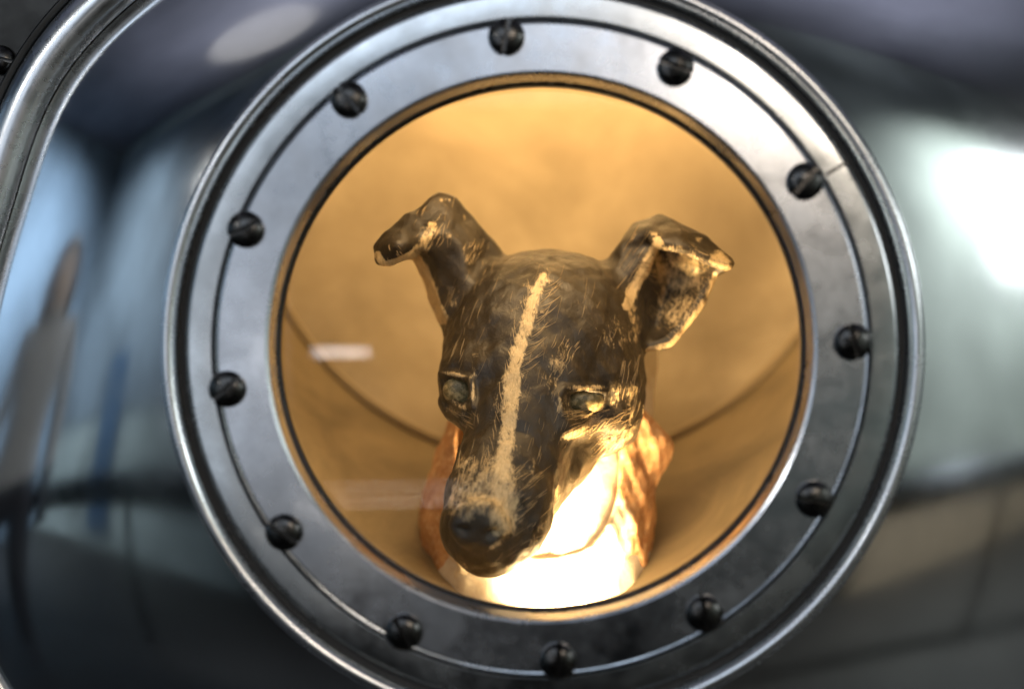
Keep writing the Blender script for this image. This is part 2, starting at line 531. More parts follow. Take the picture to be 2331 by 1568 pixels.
# cabin liner: runs from the porthole to the larger bulkhead at the back
BKY, BKR = 0.36, 697 * sc(0.36)
bc = P(1250, 361, BKY)
lv, lf = [], []
n, m_ = 120, 20
for i in range(n):
    a = 2 * math.pi * i / n
    for k in range(m_ + 1):
        t = k / m_
        if k == 0:
            lv.append((rr(600, 0.012) * math.cos(a), 0.0125, rr(600, 0.012) * math.sin(a))); continue
        t = (k - 1) / (m_ - 1)
        r = 0.225 + (BKR - 0.225) * t
        lv.append((bc.x * t + r * math.cos(a), 0.016 + (BKY - 0.016) * t, bc.z * t + r * math.sin(a)))
    # rounded corner into the bulkhead
for i in range(n):
    j = (i + 1) % n
    for k in range(m_):
        lf.append((i * (m_ + 1) + k, i * (m_ + 1) + k + 1, j * (m_ + 1) + k + 1, j * (m_ + 1) + k))
liner = mesh_pd('cabin_liner', lv, lf, M_LINER, cap)
liner.data.set_sharp_from_angle(angle=R(30))
prof = [(BKR + 0.004, BKY - 0.004), (BKR - 0.010, BKY + 0.002), (BKR - 0.03, BKY + 0.006), (BKR * 0.6, BKY + 0.035), (0.0001, BKY + 0.05)]
revolve('rear_bulkhead', prof, M_CABIN, cap, 120, centre=(bc.x, bc.z))
prof = [(BKR - 0.0035 + 0.004 * math.cos(R(a)), BKY - 0.003 + 0.0025 * math.sin(R(a))) for a in range(0, 360, 45)]
revolve('bulkhead_seam', prof, M_SEAM, cap, 120, close=True, centre=(bc.x, bc.z))

# ------------------------------------------------------------------ dog model: one continuous sculpted surface
def v3(px, py, y):
    return np.array(P(px, py, y), dtype=np.float32)

def smin(a, b, k):
    h = np.clip(0.5 + 0.5 * (b - a) / k, 0, 1)
    return b * (1 - h) + a * h - k * h * (1 - h)

def smax(a, b, k):
    return -smin(-a, -b, k)

def ell(p, c, r, roll=0.0):
    q = p - c
    if roll:
        co, si = math.cos(R(roll)), math.sin(R(roll))
        q = np.stack([q[:, 0] * co + q[:, 2] * si, q[:, 1], -q[:, 0] * si + q[:, 2] * co], 1)
    r = np.array(r, dtype=np.float32)
    k0 = np.linalg.norm(q / r, axis=1)
    k1 = np.linalg.norm(q / (r * r), axis=1) + 1e-9
    return k0 * (k0 - 1) / k1

def cone(p, a, b, ra, rb):
    pa, ba = p - a, b - a
    t = np.clip(pa @ ba / (ba @ ba), 0, 1)
    return np.linalg.norm(pa - t[:, None] * ba, axis=1) - (ra + (rb - ra) * t)

def tri(p, a, b, c):
    ba, cb, ac = b - a, c - b, a - c
    nor = np.cross(ba, ac)
    pa, pb, pc = p - a, p - b, p - c
    ins = (np.sign(pa @ np.cross(ba, nor)) + np.sign(pb @ np.cross(cb, nor)) + np.sign(pc @ np.cross(ac, nor))) < 2
    def seg(e, q):
        t = np.clip(q @ e / (e @ e), 0, 1)
        w = q - t[:, None] * e
        return (w * w).sum(1)
    de = np.minimum(np.minimum(seg(ba, pa), seg(cb, pb)), seg(ac, pc))
    dn = (pa @ nor) ** 2 / (nor @ nor)
    return np.sqrt(np.where(ins, de, dn))

# ears as folded sheets: control points (px, py, depth)
EAR_R = dict(B0=(1385, 612, .160), B1=(1428, 705, .150), B2=(1462, 792, .150), T0=(1448, 518, .158), T1=(1500, 500, .156), T2=(1597, 545, .150), T3=(1660, 600, .140),
             M0=(1490, 575, .172), M1=(1520, 655, .182), M2=(1492, 745, .172), E0=(1622, 618, .150), E1=(1596, 682, .150), E2=(1553, 743, .150), E3=(1520, 778, .150),
             R0=(1491, 556, .146), R1=(1466, 615, .147), R2=(1434, 690, .147), K0=(1420, 560, .152), K1=(1415, 640, .146),
             F0=(1494, 553, .134), F1=(1552, 562, .131), F2=(1606, 588, .130), F3=(1658, 606, .132), G0=(1475, 530, .143), G1=(1540, 535, .138))
FR = ['T0 T1 M0', 'T1 T2 M0', 'T2 E0 M0', 'T2 T3 E0', 'M0 E0 M1', 'E0 E1 M1', 'E1 E2 M1', 'E2 M2 M1', 'E2 E3 M2', 'E3 B2 M2', 'B2 B1 M2', 'B1 M1 M2', 'B1 R1 M1', 'R1 M0 M1',
      'B0 K0 K1', 'K0 R0 K1', 'R0 R1 K1', 'R1 R2 K1', 'B0 K1 B1', 'K1 R2 B1', 'T0 K0 B0', 'T0 G0 K0', 'G0 R0 K0', 'T0 T1 G0', 'T1 G1 G0', 'G0 G1 F0', 'G1 F1 F0', 'T1 T2 G1', 'T2 F1 G1', 'T2 F2 F1', 'T2 T3 F2', 'T3 F3 F2']
EAR_L = dict(A0=(1125, 572, .165), A1=(1068, 505, .156), A2=(1035, 460, .150), A3=(1000, 450, .147), A4=(968, 480, .142), A5=(1012, 530, .134), A6=(1045, 560, .136), A7=(1060, 640, .138),
             A8=(1020, 700, .140), B0=(946, 577, .150), B1=(975, 630, .158), B2=(988, 680, .160), B3=(1010, 722, .156), C0=(985, 570, .135), C1=(1004, 610, .140), C2=(1008, 670, .144),
             F0=(935, 500, .134), F1=(884, 538, .126), F2=(862, 564, .122), F3=(866, 590, .120), F4=(884, 596, .119), F5=(920, 578, .124), F6=(950, 545, .128), F7=(905, 560, .112))
FL = ['A0 A1 A6', 'A1 A2 A5', 'A1 A5 A6', 'A2 A3 A5', 'A3 A4 A5', 'A0 A6 A7', 'A6 C1 A7', 'A5 C0 A6', 'C0 C1 A6', 'C1 C2 A7', 'C2 A8 A7', 'C2 B3 A8', 'C0 B0 B1', 'C0 B1 C1', 'C1 B1 B2', 'C1 B2 C2', 'C2 B2 B3',
      'A4 F0 F6', 'A4 F6 A5', 'A5 F6 C0', 'F6 B0 C0', 'F0 F1 F7', 'F1 F2 F7', 'F2 F3 F7', 'F3 F4 F7', 'F4 F5 F7', 'F5 F6 F7', 'F6 F0 F7', 'F5 B0 F6']
def sheets(D_, F_):
    pts = {k: v3(*q) for k, q in D_.items()}
    return [tuple(pts[n] for n in s.split()) for s in F_]
SH_R, SH_L = sheets(EAR_R, FR), sheets(EAR_L, FL)

def ear(p, tris, th, extra=None):
    d = np.full(len(p), 1.0, dtype=np.float32)
    allp = np.array([q for t in tris for q in t])
    lo, hi = allp.min(0) - 0.03, allp.max(0) + 0.03
    m = np.all((p > lo) & (p < hi), axis=1)
    if m.any():
        q = p[m]
        e = np.full(len(q), 1.0, dtype=np.float32)
        for t in tris:
            e = np.minimum(e, tri(q, *t) - th)
        d[m] = e
    return d

def lump(p, s, amp, ph):
    return amp * (np.sin(p[:, 0] * s + ph) * np.sin(p[:, 1] * s * 1.3 + ph * 2) * np.sin(p[:, 2] * s * 0.9 + ph * 3))

def head(p):
    d = ell(p, v3(1238, 738, .165), (.0712, .060, .0535), 3)
    d = smin(d, ell(p, v3(1225, 800, .142), (.061, .050, .050)), .02)
    d = smin(d, ell(p, v3(1100, 880, .132), (.0305, .032, .034)), .018)
    d = smin(d, ell(p, v3(1372, 880, .142), (.0300, .032, .036)), .018)
    d = smin(d, ell(p, v3(1362, 965, .150), (.0270, .030, .022)), .016)
    a, b_, c_, e_ = v3(1205, 890, .118), v3(1168, 1040, .090), v3(1133, 1145, .066), v3(1116, 1196, .057)
    mz = np.minimum(np.minimum(cone(p, a, b_, .042, .0345), cone(p, b_, c_, .0345, .0342)), cone(p, c_, e_, .0342, .0315))
    d = smin(d, mz, .014)
    d = smin(d, cone(p, v3(1268, 1010, .135), v3(1130, 1212, .070), .030, .0195), .010)
    d = smin(d, cone(p, v3(1165, 1150, .060), v3(1185, 1190, .058), .0235, .017), .010)      # lip fold
    d = smin(d, cone(p, v3(1100, 850, .104), v3(1040, 842, .112), .010, .008), .014)          # brows
    d = smin(d, cone(p, v3(1285, 850, .104), v3(1385, 862, .120), .011, .009), .014)
    d = smin(d, ell(p, v3(1086, 1190, .0260), (.0165, .0085, .0145)), .009)                   # nose
    d = smax(d, -ell(p, v3(1052, 1206, .0190), (.0034, .003, .0022), -25), .004)
    d = smax(d, -ell(p, v3(1122, 1214, .0205), (.0034, .003, .0022), 25), .004)
    d = smin(d, ear(p, SH_L, .0046), .010)
    d = smin(d, ear(p, SH_R, .0042), .008)
    return d + lump(p, 150, .0012, .4) + lump(p, 330, .0006, 1.7)

def neck(p):
    d = cone(p, v3(1275, 890, .222), v3(1228, 1300, .210), .058, .0845)
    d = smin(d, cone(p, v3(1228, 1300, .210), v3(1228, 1500, .207), .0845, .088), .01)
    d = smin(d, cone(p, v3(1442, 795, .250), v3(1425, 920, .245), .0195, .022), .02)
    d = smin(d, cone(p, v3(1300, 800, .25), v3(1280, 1000, .27), .05, .06), .02)
    return d + lump(p, 160, .0008, 2.2)

def base(p):
    return smin(head(p), neck(p), .004)

def surf(pts, fn, y0=0.0, y1=0.30, n=160):
    """depth at which each picture point first meets the surface"""
    ys = np.linspace(y0, y1, n)
    out = []
    for px, py in pts:
        a, b_ = np.array(P(px, py, y0)), np.array(P(px, py, y1))
        t = (ys - y0) / (y1 - y0)
        q = (a[None] + t[:, None] * (b_ - a)[None]).astype(np.float32)
        d = fn(q)
        k = np.argmax(d < 0) if (d < 0).any() else -1
        if k <= 0:
            out.append(None); continue
        f0, f1 = d[k - 1], d[k]
        out.append(ys[k - 1] + (ys[k] - ys[k - 1]) * f0 / (f0 - f1))
    return out

LID_R = [(1270, 905), (1283, 884), (1330, 880), (1377, 891), (1364, 922), (1330, 941), (1278, 944), (1270, 905)]
LID_L = [(1004, 850), (1036, 851), (1073, 863), (1079, 928), (1048, 926), (1016, 900), (1004, 850)]
POUCH_R = [(1280, 968), (1325, 972), (1372, 948)]
POUCH_L = [(1016, 915), (1030, 940), (1060, 945)]
MOUTH = [(1022, 1225), (1040, 1252), (1085, 1268), (1140, 1262), (1190, 1232), (1225, 1180)]
def on_surf(pts, off):
    ds = surf(pts, base)
    return [v3(x, y, d + off) for (x, y), d in zip(pts, ds) if d is not None]
LR3, LL3 = on_surf(LID_R, -.0004), on_surf(LID_L, -.0004)
PR3, PL3 = on_surf(POUCH_R, .004), on_surf(POUCH_L, .003)
MO3 = on_surf(MOUTH, .0)
ER = surf([(1322, 912)], base)[0]
EL = surf([(1044, 888)], base)[0]
EYE_R, EYE_L = v3(1322, 912, ER), v3(1044, 888, EL)

def poly(p, pts, r):
    d = np.full(len(p), 1.0, dtype=np.float32)
    allp = np.array(pts); lo, hi = allp.min(0) - .02, allp.max(0) + .02
    m = np.all((p > lo) & (p < hi), axis=1)
    if m.any():
        q = p[m]; e = np.full(len(q), 1.0, dtype=np.float32)
        for a, b_ in zip(pts[:-1], pts[1:]):
            e = np.minimum(e, cone(q, a, b_, r, r))
        d[m] = e
    return d

def body(p):
    d = head(p)
    d = smin(d, poly(p, PR3, .006), .008)
    d = smin(d, poly(p, PL3, .005), .008)
    d = smax(d, -ell(p, EYE_R, (.0158, .0072, .0098), -6), .003)
    d = smax(d, -ell(p, EYE_L, (.0108, .0070, .0105), -20), .003)
    d = smin(d, poly(p, LR3, .0028), .002)
    d = smin(d, poly(p, LL3, .0025), .002)
    return smin(d, neck(p), .004)

def vest(p):
    a = cone(p, v3(1268, 945, .222), v3(1222, 1185, .214), .080, .0865)
    a = smin(a, cone(p, v3(1222, 1185, .214), v3(1226, 1330, .210), .0865, .0815), .012)
    a = smin(a, cone(p, v3(1226, 1330, .210), v3(1226, 1520, .207), .0815, .094), .012)
    a = smin(a, ell(p, v3(1462, 1000, .205), (.022, .022, .026)), .02)
    a = a + lump(p, 140, .0022, .7) + lump(p, 330, .0009, 2.0)
    d = np.maximum(a, -(a + .0075))
    # front opening of the collar
    c = P(1222, 1010, .12); s_ = sc(.12)
    ux = np.abs((p[:, 0] - c.x) / (196 * s_)); uz = np.abs((p[:, 2] - c.z) / (258 * s_))
    op = ((ux ** 3 + uz ** 3) ** (1 / 3) - 1) * 190 * s_
    op = np.where(p[:, 1] < .235, op, .05)
    d = smax(d, -op, .004)
    xr, xl = P(1440, 900, .2).x, P(1035, 900, .2).x
    top = P(1400, 905, .2).z - 1.0 * np.clip(p[:, 0] - xr, 0, .2) - 2.2 * np.clip(xl - p[:, 0], 0, .2)
    return smax(d, p[:, 2] - top, .008)

def surface_nets(fn, lo, hi, h, band=0.012):
    lo = np.array(lo, dtype=np.float32); hi = np.array(hi, dtype=np.float32)
    cf = 4
    n = (np.ceil((hi - lo) / (h * cf)).astype(int)) * cf + 1
    nc = (n - 1) // cf + 1
    gx, gy_, gz = [lo[i] + np.arange(nc[i]) * h * cf for i in range(3)]
    pc = np.stack(np.meshgrid(gx, gy_, gz, indexing='ij'), -1).reshape(-1, 3).astype(np.float32)
    dc = fn(pc).reshape(nc)
    near = np.abs(dc) < band
    ii = [np.minimum((np.arange(n[i]) + cf // 2) // cf, nc[i] - 1) for i in range(3)]
    F = dc[np.ix_(*ii)].astype(np.float32)
    mk = near[np.ix_(*ii)]
    idx = np.argwhere(mk)
    F[mk] = fn((lo + idx * h).astype(np.float32))
    S = F < 0
    act = np.zeros(n - 1, dtype=np.int8)
    for dx in (0, 1):
        for dy in (0, 1):
            for dz in (0, 1):
                act += S[dx:n[0] - 1 + dx, dy:n[1] - 1 + dy, dz:n[2] - 1 + dz]
    cells = np.argwhere((act > 0) & (act < 8))
    vid = -np.ones(n - 1, dtype=np.int64)
    vid[tuple(cells.T)] = np.arange(len(cells))
    acc = np.zeros((len(cells), 3)); cnt = np.zeros(len(cells))
    cor = [(dx, dy, dz) for dx in (0, 1) for dy in (0, 1) for dz in (0, 1)]
    val = {c: F[cells[:, 0] + c[0], cells[:, 1] + c[1], cells[:, 2] + c[2]] for c in cor}
    for a in cor:
        for ax in range(3):
            if a[ax]: continue
            b_ = list(a); b_[ax] = 1; b_ = tuple(b_)
            fa, fb = val[a], val[b_]
            m = (fa < 0) != (fb < 0)
            t = fa[m] / (fa[m] - fb[m])
            q = np.tile(np.array(a, dtype=float), (m.sum(), 1)); q[:, ax] = t
            acc[m] += q; cnt[m] += 1
    V = lo + (cells + acc / cnt[:, None]) * h
    faces = []
    for ax in range(3):
        o1, o2 = (ax + 1) % 3, (ax + 2) % 3
        s0 = [slice(None)] * 3; s1 = [slice(None)] * 3
        s0[ax] = slice(0, n[ax] - 1); s1[ax] = slice(1, n[ax])
        A, B = S[tuple(s0)], S[tuple(s1)]
        e = np.argwhere(A != B)
        e = e[(e[:, o1] > 0) & (e[:, o1] < n[o1] - 1) & (e[:, o2] > 0) & (e[:, o2] < n[o2] - 1)]
        fl = A[tuple(e.T)]
        def cell(d1, d2):
            c = e.copy(); c[:, o1] -= d1; c[:, o2] -= d2
            return vid[tuple(c.T)]
        q = np.stack([cell(1, 1), cell(0, 1), cell(0, 0), cell(1, 0)], 1)
        q[~fl] = q[~fl][:, ::-1]
        faces.append(q)
    return V, np.concatenate(faces)

def np_mesh(name, V, Fq):
    me = bpy.data.meshes.new(name)
    me.vertices.add(len(V)); me.vertices.foreach_set('co', V.astype(np.float32).ravel())
    me.loops.add(Fq.size); me.loops.foreach_set('vertex_index', Fq.astype(np.int32).ravel())
    me.polygons.add(len(Fq)); me.polygons.foreach_set('loop_start', np.arange(0, Fq.size, 4, dtype=np.int32))
    me.polygons.foreach_set('loop_total', np.full(len(Fq), 4, dtype=np.int32))
    me.update(calc_edges=True); me.validate()
    return me

def to_px(V):
    q = V - np.array(CAM)
    f_, r_, u_ = np.array(FWD), np.array(RGT), np.array(UPV)
    z = q @ f_
    return PW / 2 + (q @ r_) / z / KX, PH / 2 - (q @ u_) / z / KX

def seg_dist(px, py, pts):
    d = np.full(len(px), 1e9)
    for (x0, y0), (x1, y1) in zip(pts[:-1], pts[1:]):
        ex, ey = x1 - x0, y1 - y0
        t = np.clip(((px - x0) * ex + (py - y0) * ey) / (ex * ex + ey * ey + 1e-9), 0, 1)
        d = np.minimum(d, np.hypot(px - x0 - t * ex, py - y0 - t * ey))
    return d

V, Fq = surface_nets(body, (-.125, .008, -.215), (.165, .345, .118), .0013)
fz = V[:, 2] > -.213
def relax(V, Fq, w, it):
    e = np.concatenate([Fq[:, [0, 1]], Fq[:, [1, 2]], Fq[:, [2, 3]], Fq[:, [3, 0]]])
    e = np.concatenate([e, e[:, ::-1]])
    deg = np.bincount(e[:, 0], minlength=len(V)).astype(float)
    for _ in range(it):
        av = np.stack([np.bincount(e[:, 0], weights=V[e[:, 1], k], minlength=len(V)) for k in range(3)], 1) / np.maximum(deg, 1)[:, None]
        V = V + (av - V) * w[:, None]
    return V
ew = np.minimum(ear(V.astype(np.float32), SH_L, .0046), ear(V.astype(np.float32), SH_R, .0042))
V = relax(V, Fq, np.clip(1 - ew / .006, 0, 1) * 0.55, 9)
dog_me = np_mesh('dog_model', V, Fq)

# paint layout of the model, stored on its surface
px, py = to_px(V)
hd = head(V.astype(np.float32)); nk = neck(V.astype(np.float32))
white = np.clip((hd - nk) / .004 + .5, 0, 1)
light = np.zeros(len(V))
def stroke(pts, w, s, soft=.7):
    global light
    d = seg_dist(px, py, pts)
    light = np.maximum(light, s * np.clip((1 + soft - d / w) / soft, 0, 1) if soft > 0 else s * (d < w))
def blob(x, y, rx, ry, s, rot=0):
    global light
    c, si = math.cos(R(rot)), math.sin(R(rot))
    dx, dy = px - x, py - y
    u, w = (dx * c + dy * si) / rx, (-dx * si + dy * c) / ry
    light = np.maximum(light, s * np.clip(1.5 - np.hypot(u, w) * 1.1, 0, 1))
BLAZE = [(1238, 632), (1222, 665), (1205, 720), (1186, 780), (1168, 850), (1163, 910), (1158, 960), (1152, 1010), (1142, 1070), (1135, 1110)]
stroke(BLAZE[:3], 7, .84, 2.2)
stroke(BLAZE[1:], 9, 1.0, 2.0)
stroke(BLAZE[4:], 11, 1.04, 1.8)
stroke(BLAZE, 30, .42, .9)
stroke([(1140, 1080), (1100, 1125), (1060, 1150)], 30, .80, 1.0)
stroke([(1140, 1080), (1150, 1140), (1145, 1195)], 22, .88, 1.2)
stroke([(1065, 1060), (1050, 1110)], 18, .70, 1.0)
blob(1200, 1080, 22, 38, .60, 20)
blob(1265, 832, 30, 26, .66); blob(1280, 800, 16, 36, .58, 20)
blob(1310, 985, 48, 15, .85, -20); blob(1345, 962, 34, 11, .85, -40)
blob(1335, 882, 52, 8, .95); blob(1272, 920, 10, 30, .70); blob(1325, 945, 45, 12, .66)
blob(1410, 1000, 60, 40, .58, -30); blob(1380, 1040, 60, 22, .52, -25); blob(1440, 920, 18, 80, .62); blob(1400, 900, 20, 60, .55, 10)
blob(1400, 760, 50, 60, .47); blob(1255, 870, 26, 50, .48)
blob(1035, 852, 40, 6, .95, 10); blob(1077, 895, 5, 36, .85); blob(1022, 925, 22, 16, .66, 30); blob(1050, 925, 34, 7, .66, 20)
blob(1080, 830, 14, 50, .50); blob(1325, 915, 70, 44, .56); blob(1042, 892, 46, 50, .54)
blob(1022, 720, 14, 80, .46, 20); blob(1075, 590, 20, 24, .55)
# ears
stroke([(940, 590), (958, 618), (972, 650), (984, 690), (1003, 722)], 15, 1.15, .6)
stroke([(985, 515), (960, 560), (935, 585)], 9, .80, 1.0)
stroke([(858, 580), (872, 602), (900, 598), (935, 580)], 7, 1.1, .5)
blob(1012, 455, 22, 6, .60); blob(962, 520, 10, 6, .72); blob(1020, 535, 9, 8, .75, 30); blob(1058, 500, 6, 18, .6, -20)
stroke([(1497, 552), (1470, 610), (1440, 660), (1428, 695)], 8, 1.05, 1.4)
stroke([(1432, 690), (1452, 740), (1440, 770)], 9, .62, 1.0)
blob(1550, 620, 85, 70, .82, 20); blob(1540, 700, 70, 60, .74); blob(1560, 570, 50, 16, .62, 25)  # ear inside lightened in the colour, making up for missing light
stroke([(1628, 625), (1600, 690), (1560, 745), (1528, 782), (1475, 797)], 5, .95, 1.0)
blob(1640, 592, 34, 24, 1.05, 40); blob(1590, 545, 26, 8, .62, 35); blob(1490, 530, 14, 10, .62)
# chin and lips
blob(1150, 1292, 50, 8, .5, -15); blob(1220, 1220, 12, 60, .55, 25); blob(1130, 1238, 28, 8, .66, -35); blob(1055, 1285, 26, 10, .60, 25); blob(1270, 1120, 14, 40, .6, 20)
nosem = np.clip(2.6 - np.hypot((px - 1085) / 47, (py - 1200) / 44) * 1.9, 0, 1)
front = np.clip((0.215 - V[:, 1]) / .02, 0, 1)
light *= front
for nm, arr in (('light', light), ('white', white), ('nose', nosem * front)):
    at = dog_me.attributes.new(nm, 'FLOAT', 'POINT')
    at.data.foreach_set('value', arr.astype(np.float32))

m, nt, b = new_mat('painted_plaster_dog'); M_DOG = m
def attr(n):
    a = N(nt, 'ShaderNodeAttribute'); a.attribute_name = n
    return a.outputs['Fac']
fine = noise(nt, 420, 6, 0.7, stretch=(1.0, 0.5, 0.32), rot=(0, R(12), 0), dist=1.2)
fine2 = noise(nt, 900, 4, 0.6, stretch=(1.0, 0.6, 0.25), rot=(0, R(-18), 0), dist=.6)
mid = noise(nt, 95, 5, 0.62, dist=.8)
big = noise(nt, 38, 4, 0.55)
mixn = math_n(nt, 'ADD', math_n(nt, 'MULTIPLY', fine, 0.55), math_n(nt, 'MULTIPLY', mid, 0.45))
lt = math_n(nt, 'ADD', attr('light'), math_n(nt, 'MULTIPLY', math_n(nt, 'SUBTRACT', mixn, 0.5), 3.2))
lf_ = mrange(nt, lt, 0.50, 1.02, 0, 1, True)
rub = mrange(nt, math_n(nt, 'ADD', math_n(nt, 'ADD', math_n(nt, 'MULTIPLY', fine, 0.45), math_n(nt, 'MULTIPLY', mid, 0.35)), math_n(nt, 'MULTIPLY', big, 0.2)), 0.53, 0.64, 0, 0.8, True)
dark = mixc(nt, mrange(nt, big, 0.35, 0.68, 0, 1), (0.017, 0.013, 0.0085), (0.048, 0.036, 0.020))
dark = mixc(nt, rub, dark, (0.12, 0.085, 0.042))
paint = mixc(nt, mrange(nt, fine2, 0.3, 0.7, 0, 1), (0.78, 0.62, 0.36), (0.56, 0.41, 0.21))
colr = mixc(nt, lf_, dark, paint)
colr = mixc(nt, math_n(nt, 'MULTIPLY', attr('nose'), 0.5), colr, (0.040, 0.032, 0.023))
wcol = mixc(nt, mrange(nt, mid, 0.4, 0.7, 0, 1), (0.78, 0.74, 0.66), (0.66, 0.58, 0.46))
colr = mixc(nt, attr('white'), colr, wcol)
nt.links.new(colr, b.inputs['Base Color'])
nt.links.new(mrange(nt, mid, 0.35, 0.65, 0.34, 0.54), b.inputs['Roughness'])
b.inputs['Specular IOR Level'].default_value = 0.6
hgt = math_n(nt, 'ADD', math_n(nt, 'MULTIPLY', fine, 0.5), math_n(nt, 'MULTIPLY', mid, 1.0))
bump(nt, b, hgt, 0.45, 0.0022)

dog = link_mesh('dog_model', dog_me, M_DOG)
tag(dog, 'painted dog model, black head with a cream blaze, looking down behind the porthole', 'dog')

# eyes
m, nt, b = new_mat('dark_glass_eye'); M_EYE = m
n1 = noise(nt, 260, 5, 0.7)
nt.links.new(mixc(nt, mrange(nt, n1, 0.45, 0.62, 0, 1), (0.17, 0.14, 0.06), (0.52, 0.42, 0.22)), b.inputs['Base Color'])
b.inputs['Roughness'].default_value = 0.32
bump(nt, b, n1, 0.5, 0.001)
for c, off, rad in ((EYE_R, .0102, (.0160, .0088, .0100)), (EYE_L, .0086, (.0114, .0084, .0112))):
    bm = bmesh.new(); bmesh.ops.create_uvsphere(bm, u_segments=28, v_segments=18, radius=1.0)
    bmesh.ops.scale(bm, verts=bm.verts, vec=rad)
    bmesh.ops.translate(bm, verts=bm.verts, vec=Vector((float(c[0]), float(c[1]) + off, float(c[2]))))
    me = bpy.data.meshes.new('eye'); bm.to_mesh(me); bm.free()
    link_mesh('eye', me, M_EYE, dog)

# brushed hair strokes of cream and brown paint, lying on the surface
m, nt, b = new_mat('brushed_paint_stroke'); M_STROKE = m
n1 = noise(nt, 300, 3, 0.6)
ta = N(nt, 'ShaderNodeAttribute'); ta.attribute_name = 'tone'
cream = mixc(nt, n1, (0.66, 0.50, 0.27), (0.40, 0.29, 0.15))
brown = mixc(nt, n1, (0.17, 0.12, 0.06), (0.09, 0.065, 0.032))
nt.links.new(mixc(nt, ta.outputs['Fac'], brown, cream), b.inputs['Base Color'])
b.inputs['Roughness'].default_value = 0.4
HAIR = []
rnd = random.Random(3)
def hair(x0, y0, x1, y1, w=1.1, bow=4, tone=1.0):
    HAIR.append((x0, y0, x1, y1, w, bow, tone))
def patch(n, xa, xb, ya, yb, dx, dy, w, tone, keep=None):
    """n strokes in a patch, each running along (dx, dy) with some scatter"""
    for _ in range(n):
        x, y = rnd.uniform(xa, xb), rnd.uniform(ya, yb)
        if keep and not keep(x, y): continue
        k = rnd.uniform(.5, 1.3)
        hair(x, y, x + dx * k + rnd.uniform(-5, 5), y + dy * k + rnd.uniform(-5, 5), w * rnd.uniform(.6, 1.3), rnd.uniform(-2, 2), tone * rnd.uniform(.75, 1.0))
for i in range(24):                                     # right of the blaze, combed up and outwards
    t = i / 23
    y = 655 + t * 200
    x = 1246 - (y - 640) * 0.30
    hair(x + rnd.uniform(-4, 4), y, x + rnd.uniform(24, 46) + 14 * t, y - rnd.uniform(16, 38), rnd.uniform(.7, 1.2), rnd.uniform(2, 5), rnd.uniform(.6, 1))
for i in range(22):                                     # left of the blaze, short and upright
    t = i / 21
    y = 640 + t * 420
    x = 1200 - t * 92 + (10 if t < .2 else 0)
    hair(x + rnd.uniform(-6, 4), y + rnd.uniform(18, 32), x - rnd.uniform(4, 10), y - rnd.uniform(2, 14), rnd.uniform(.6, 1.1), rnd.uniform(-3, 3), rnd.uniform(.6, 1))
patch(60, 1035, 1120, 1060, 1150, 8, -34, 1.0, .95)      # muzzle
patch(40, 1080, 1170, 1080, 1170, 10, -26, .9, .9)
patch(34, 1150, 1230, 1070, 1200, 26, -20, .9, .9)
patch(40, 1280, 1420, 930, 1010, 34, -14, 1.0, .95)      # under and beside the eye
patch(44, 1340, 1450, 960, 1050, 24, -26, 1.0, .8)
patch(30, 1245, 1310, 790, 860, 10, -20, .9, .85)        # brow
patch(34, 1275, 1375, 935, 960, 26, -4, .8, .9)
patch(26, 1410, 1462, 830, 980, 8, -42, 1.0, .5)
patch(16, 1005, 1075, 925, 965, 22, 14, .8, .6)
patch(26, 1010, 1120, 610, 830, -18, 46, 1.0, .18)       # forehead, brown on black
patch(30, 1110, 1400, 600, 840, 8, -30, 1.0, .15)
patch(30, 1190, 1290, 860, 1060, 10, -26, .9, .3)
patch(16, 1040, 1130, 950, 1060, 6, -34, .9, .2)
patch(18, 1110, 1250, 1190, 1290, 24, -18, 1.0, .3)
patch(50, 1450, 1600, 560, 640, 34, 12, 1.0, .6)         # inside the ear
patch(50, 1470, 1590, 640, 760, 22, 22, 1.0, .35)
patch(24, 1395, 1470, 540, 680, 22, -34, 1.0, .5)
patch(18, 1050, 1110, 560, 640, 10, -22, 1.0, .55)       # other ear
patch(22, 940, 1000, 480, 580, 16, -24, 1.0, .7)
patch(9, 872, 930, 556, 596, 5, 16, .9, 1.0)
patch(8, 1000, 1060, 470, 620, 4, -26, 1.0, .3)
T6 = np.arange(6) / 5
pts2, info = [], []
for x0, y0, x1, y1, w, bow, tone in HAIR:
    nx, ny = -(y1 - y0), (x1 - x0)
    L_ = math.hypot(nx, ny) + 1e-6
    for t in T6:
        k = bow * math.sin(math.pi * t)
        pts2.append((x0 + (x1 - x0) * t + nx / L_ * k, y0 + (y1 - y0) * t + ny / L_ * k))
    info.append((nx / L_, ny / L_, w, tone))
ys = np.linspace(.010, .210, 120, dtype=np.float32)
A0 = np.array([P(x, y, float(ys[0])) for x, y in pts2], dtype=np.float32)
A1 = np.array([P(x, y, float(ys[-1])) for x, y in pts2], dtype=np.float32)
tt = ((ys - ys[0]) / (ys[-1] - ys[0]))[None, :, None]
dd_ = body((A0[:, None, :] + tt * (A1 - A0)[:, None, :]).reshape(-1, 3)).reshape(len(pts2), -1)
hit = (dd_ < 0).any(1)
kk = np.clip(np.argmax(dd_ < 0, axis=1), 1, None)
ar = np.arange(len(pts2))
f0, f1 = dd_[ar, kk - 1], dd_[ar, kk]
dep = ys[kk - 1] + (ys[kk] - ys[kk - 1]) * f0 / (f0 - f1)
sv, sf, stn = [], [], []
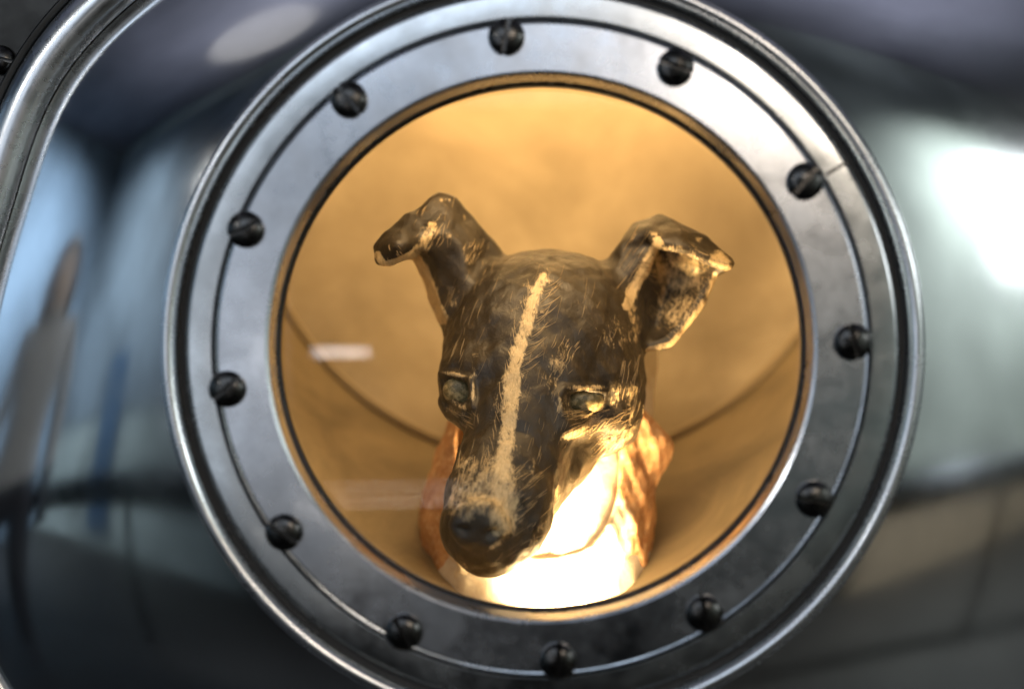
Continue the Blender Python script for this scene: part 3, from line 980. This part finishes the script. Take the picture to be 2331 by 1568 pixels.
for h, (ux, uy, w, tone) in enumerate(info):
    sl = slice(h * 6, h * 6 + 6)
    if not hit[sl].all() or np.ptp(dep[sl]) > .03 or np.abs(np.diff(dep[sl])).max() > .008: continue
    b0 = len(sv)
    for i in range(6):
        (x, y), d = pts2[h * 6 + i], float(dep[h * 6 + i])
        ww = w * (0.25 + 0.75 * math.sin(math.pi * (0.10 + 0.82 * i / 5)))
        for k, off in ((-1, .0002), (0, -.0004), (1, .0002)):
            sv.append(P(x + ux * ww * k, y + uy * ww * k, d + off)); stn.append(tone)
    for i in range(5):
        q = b0 + i * 3
        sf.append((q, q + 1, q + 4, q + 3)); sf.append((q + 1, q + 2, q + 5, q + 4))
o = mesh_pd('paint_strokes', sv, sf, M_STROKE, dog)
at = o.data.attributes.new('tone', 'FLOAT', 'POINT'); at.data.foreach_set('value', stn)
o['kind'] = 'stuff'

# quilted vest
V2, F2 = surface_nets(vest, (-.115, .06, -.225), (.135, .32, .000), .0016)
vm = np_mesh('vest', V2, F2)
m, nt, b = new_mat('orange_quilted_cloth')
n1 = noise(nt, 55, 5, 0.65, dist=.6)
n2 = noise(nt, 240, 4, 0.6)
c = mixc(nt, mrange(nt, n1, 0.36, 0.66, 0, 1), (0.62, 0.36, 0.17), (0.42, 0.19, 0.075))
c = mixc(nt, mrange(nt, n2, 0.48, 0.66, 0, 0.65), c, (0.74, 0.54, 0.34))
nt.links.new(c, b.inputs['Base Color'])
b.inputs['Roughness'].default_value = 0.75
b.inputs['Subsurface Weight'].default_value = 0.0
bump(nt, b, math_n(nt, 'ADD', n1, math_n(nt, 'MULTIPLY', n2, 0.4)), 0.5, 0.003)
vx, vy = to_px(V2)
pale = np.clip((235 - np.abs(vx - 1225)) / 45, 0, 1) * np.clip((vy - 1110) / 60, 0, 1)  # front bleached in the colour, as if overexposed by the low lamp
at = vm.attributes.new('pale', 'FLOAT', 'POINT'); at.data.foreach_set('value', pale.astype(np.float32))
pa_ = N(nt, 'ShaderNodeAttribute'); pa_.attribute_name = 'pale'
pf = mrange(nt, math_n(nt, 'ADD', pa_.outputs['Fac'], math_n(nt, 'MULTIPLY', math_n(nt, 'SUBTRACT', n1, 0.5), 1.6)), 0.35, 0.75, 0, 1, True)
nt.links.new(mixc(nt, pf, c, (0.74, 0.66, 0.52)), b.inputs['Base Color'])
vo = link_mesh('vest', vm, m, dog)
vo['label'] = 'orange quilted vest open at the throat'

# ------------------------------------------------------------------ visitor beside the capsule, seen as a mirror image in the hull
m, nt, b = new_mat('visitor_clothes_and_skin')
tc = N(nt, 'ShaderNodeTexCoord'); sp = N(nt, 'ShaderNodeSeparateXYZ')
nt.links.new(tc.outputs['Object'], sp.inputs[0])
rmp = ramp(nt, mrange(nt, sp.outputs['Z'], 0.0, 1.75, 0, 1), [(0.0, (0.03, 0.03, 0.04)), (0.54, (0.04, 0.045, 0.06)), (0.56, (0.46, 0.46, 0.45)), (0.84, (0.48, 0.48, 0.46)), (0.855, (0.66, 0.52, 0.42)), (1.0, (0.66, 0.52, 0.42))])
rmp.node.color_ramp.interpolation = 'CONSTANT'
nt.links.new(rmp, b.inputs['Base Color']); b.inputs['Roughness'].default_value = 0.7
J = [((0, 0, .95), .13, None), ((0, 0, 1.12), .12, 0), ((.01, 0, 1.32), .145, 1), ((.02, 0, 1.45), .09, 2), ((.04, 0, 1.50), .065, 3), ((.06, 0, 1.57), .085, 4), ((.06, 0, 1.66), .09, 5), ((.05, 0, 1.73), .06, 6),
     ((0, .17, 1.42), .062, 2), ((.03, .22, 1.16), .046, 8), ((.22, .17, 1.06), .036, 9), ((.29, .14, 1.07), .03, 10), ((0, -.17, 1.42), .062, 2), ((-.02, -.23, 1.14), .046, 12), ((.04, -.24, .90), .036, 13), ((.06, -.23, .82), .03, 14),
     ((0, .10, .88), .095, 0), ((.02, .11, .50), .06, 16), ((0, .11, .10), .042, 17), ((.14, .12, .04), .035, 18), ((0, -.10, .88), .095, 0), ((.02, -.11, .50), .06, 20), ((0, -.11, .10), .042, 21), ((.14, -.12, .04), .035, 22)]
for hb, hy in ((11, .14), (15, -.23)):                     # five fingers on each hand
    hx, _, hz = J[hb][0]
    for k in range(5):
        up = hb == 11
        base_i = hb
        d1 = (hx + (.035 if up else .008), hy + (k - 2) * .012, hz - (.004 if up else .035))
        d2 = (hx + (.068 + .006 * (2 - abs(k - 2)) if up else .018), hy + (k - 2) * .017, hz - (.018 if up else .070))
        J.append((d1, .009, base_i)); J.append((d2, .007, len(J) - 1))
me = bpy.data.meshes.new('person')
me.from_pydata([j[0] for j in J], [(j[2], i) for i, j in enumerate(J) if j[2] is not None], [])
per = link_mesh('person', me, m)
sk = per.modifiers.new('skin', 'SKIN')
for i, j in enumerate(J):
    me.skin_vertices[0].data[i].radius = (j[1], j[1])
me.skin_vertices[0].data[0].use_root = True
sb = per.modifiers.new('sub', 'SUBSURF'); sb.levels = 2; sb.render_levels = 2
sk.use_smooth_shade = True
per.location = (-2.05, -0.55, FZ)
per.scale = (1.0, 1.1, 1.0)
per.rotation_euler = (0, 0, R(20))
tag(per, 'person in a pale shirt and dark trousers standing beside the capsule, one arm raised', 'person')
bm = bmesh.new(); bmesh.ops.create_uvsphere(bm, u_segments=28, v_segments=20, radius=1.0)
for v in bm.verts:                                         # long hair falling onto the shoulders
    low = max(0.0, -v.co.z)
    v.co.x *= 0.105; v.co.y *= 0.108 + 0.055 * low; v.co.z *= 0.11 if v.co.z > 0 else 0.26
bmesh.ops.delete(bm, geom=[v for v in bm.verts if v.co.x > 0.03 and v.co.z < 0.05], context='VERTS')
bmesh.ops.translate(bm, verts=bm.verts, vec=(0.045, 0, 1.655))
hm = bpy.data.meshes.new('hair'); bm.to_mesh(hm); bm.free()
link_mesh('hair', hm, plain('fair_hair', (0.50, 0.42, 0.32), 0.6), per)
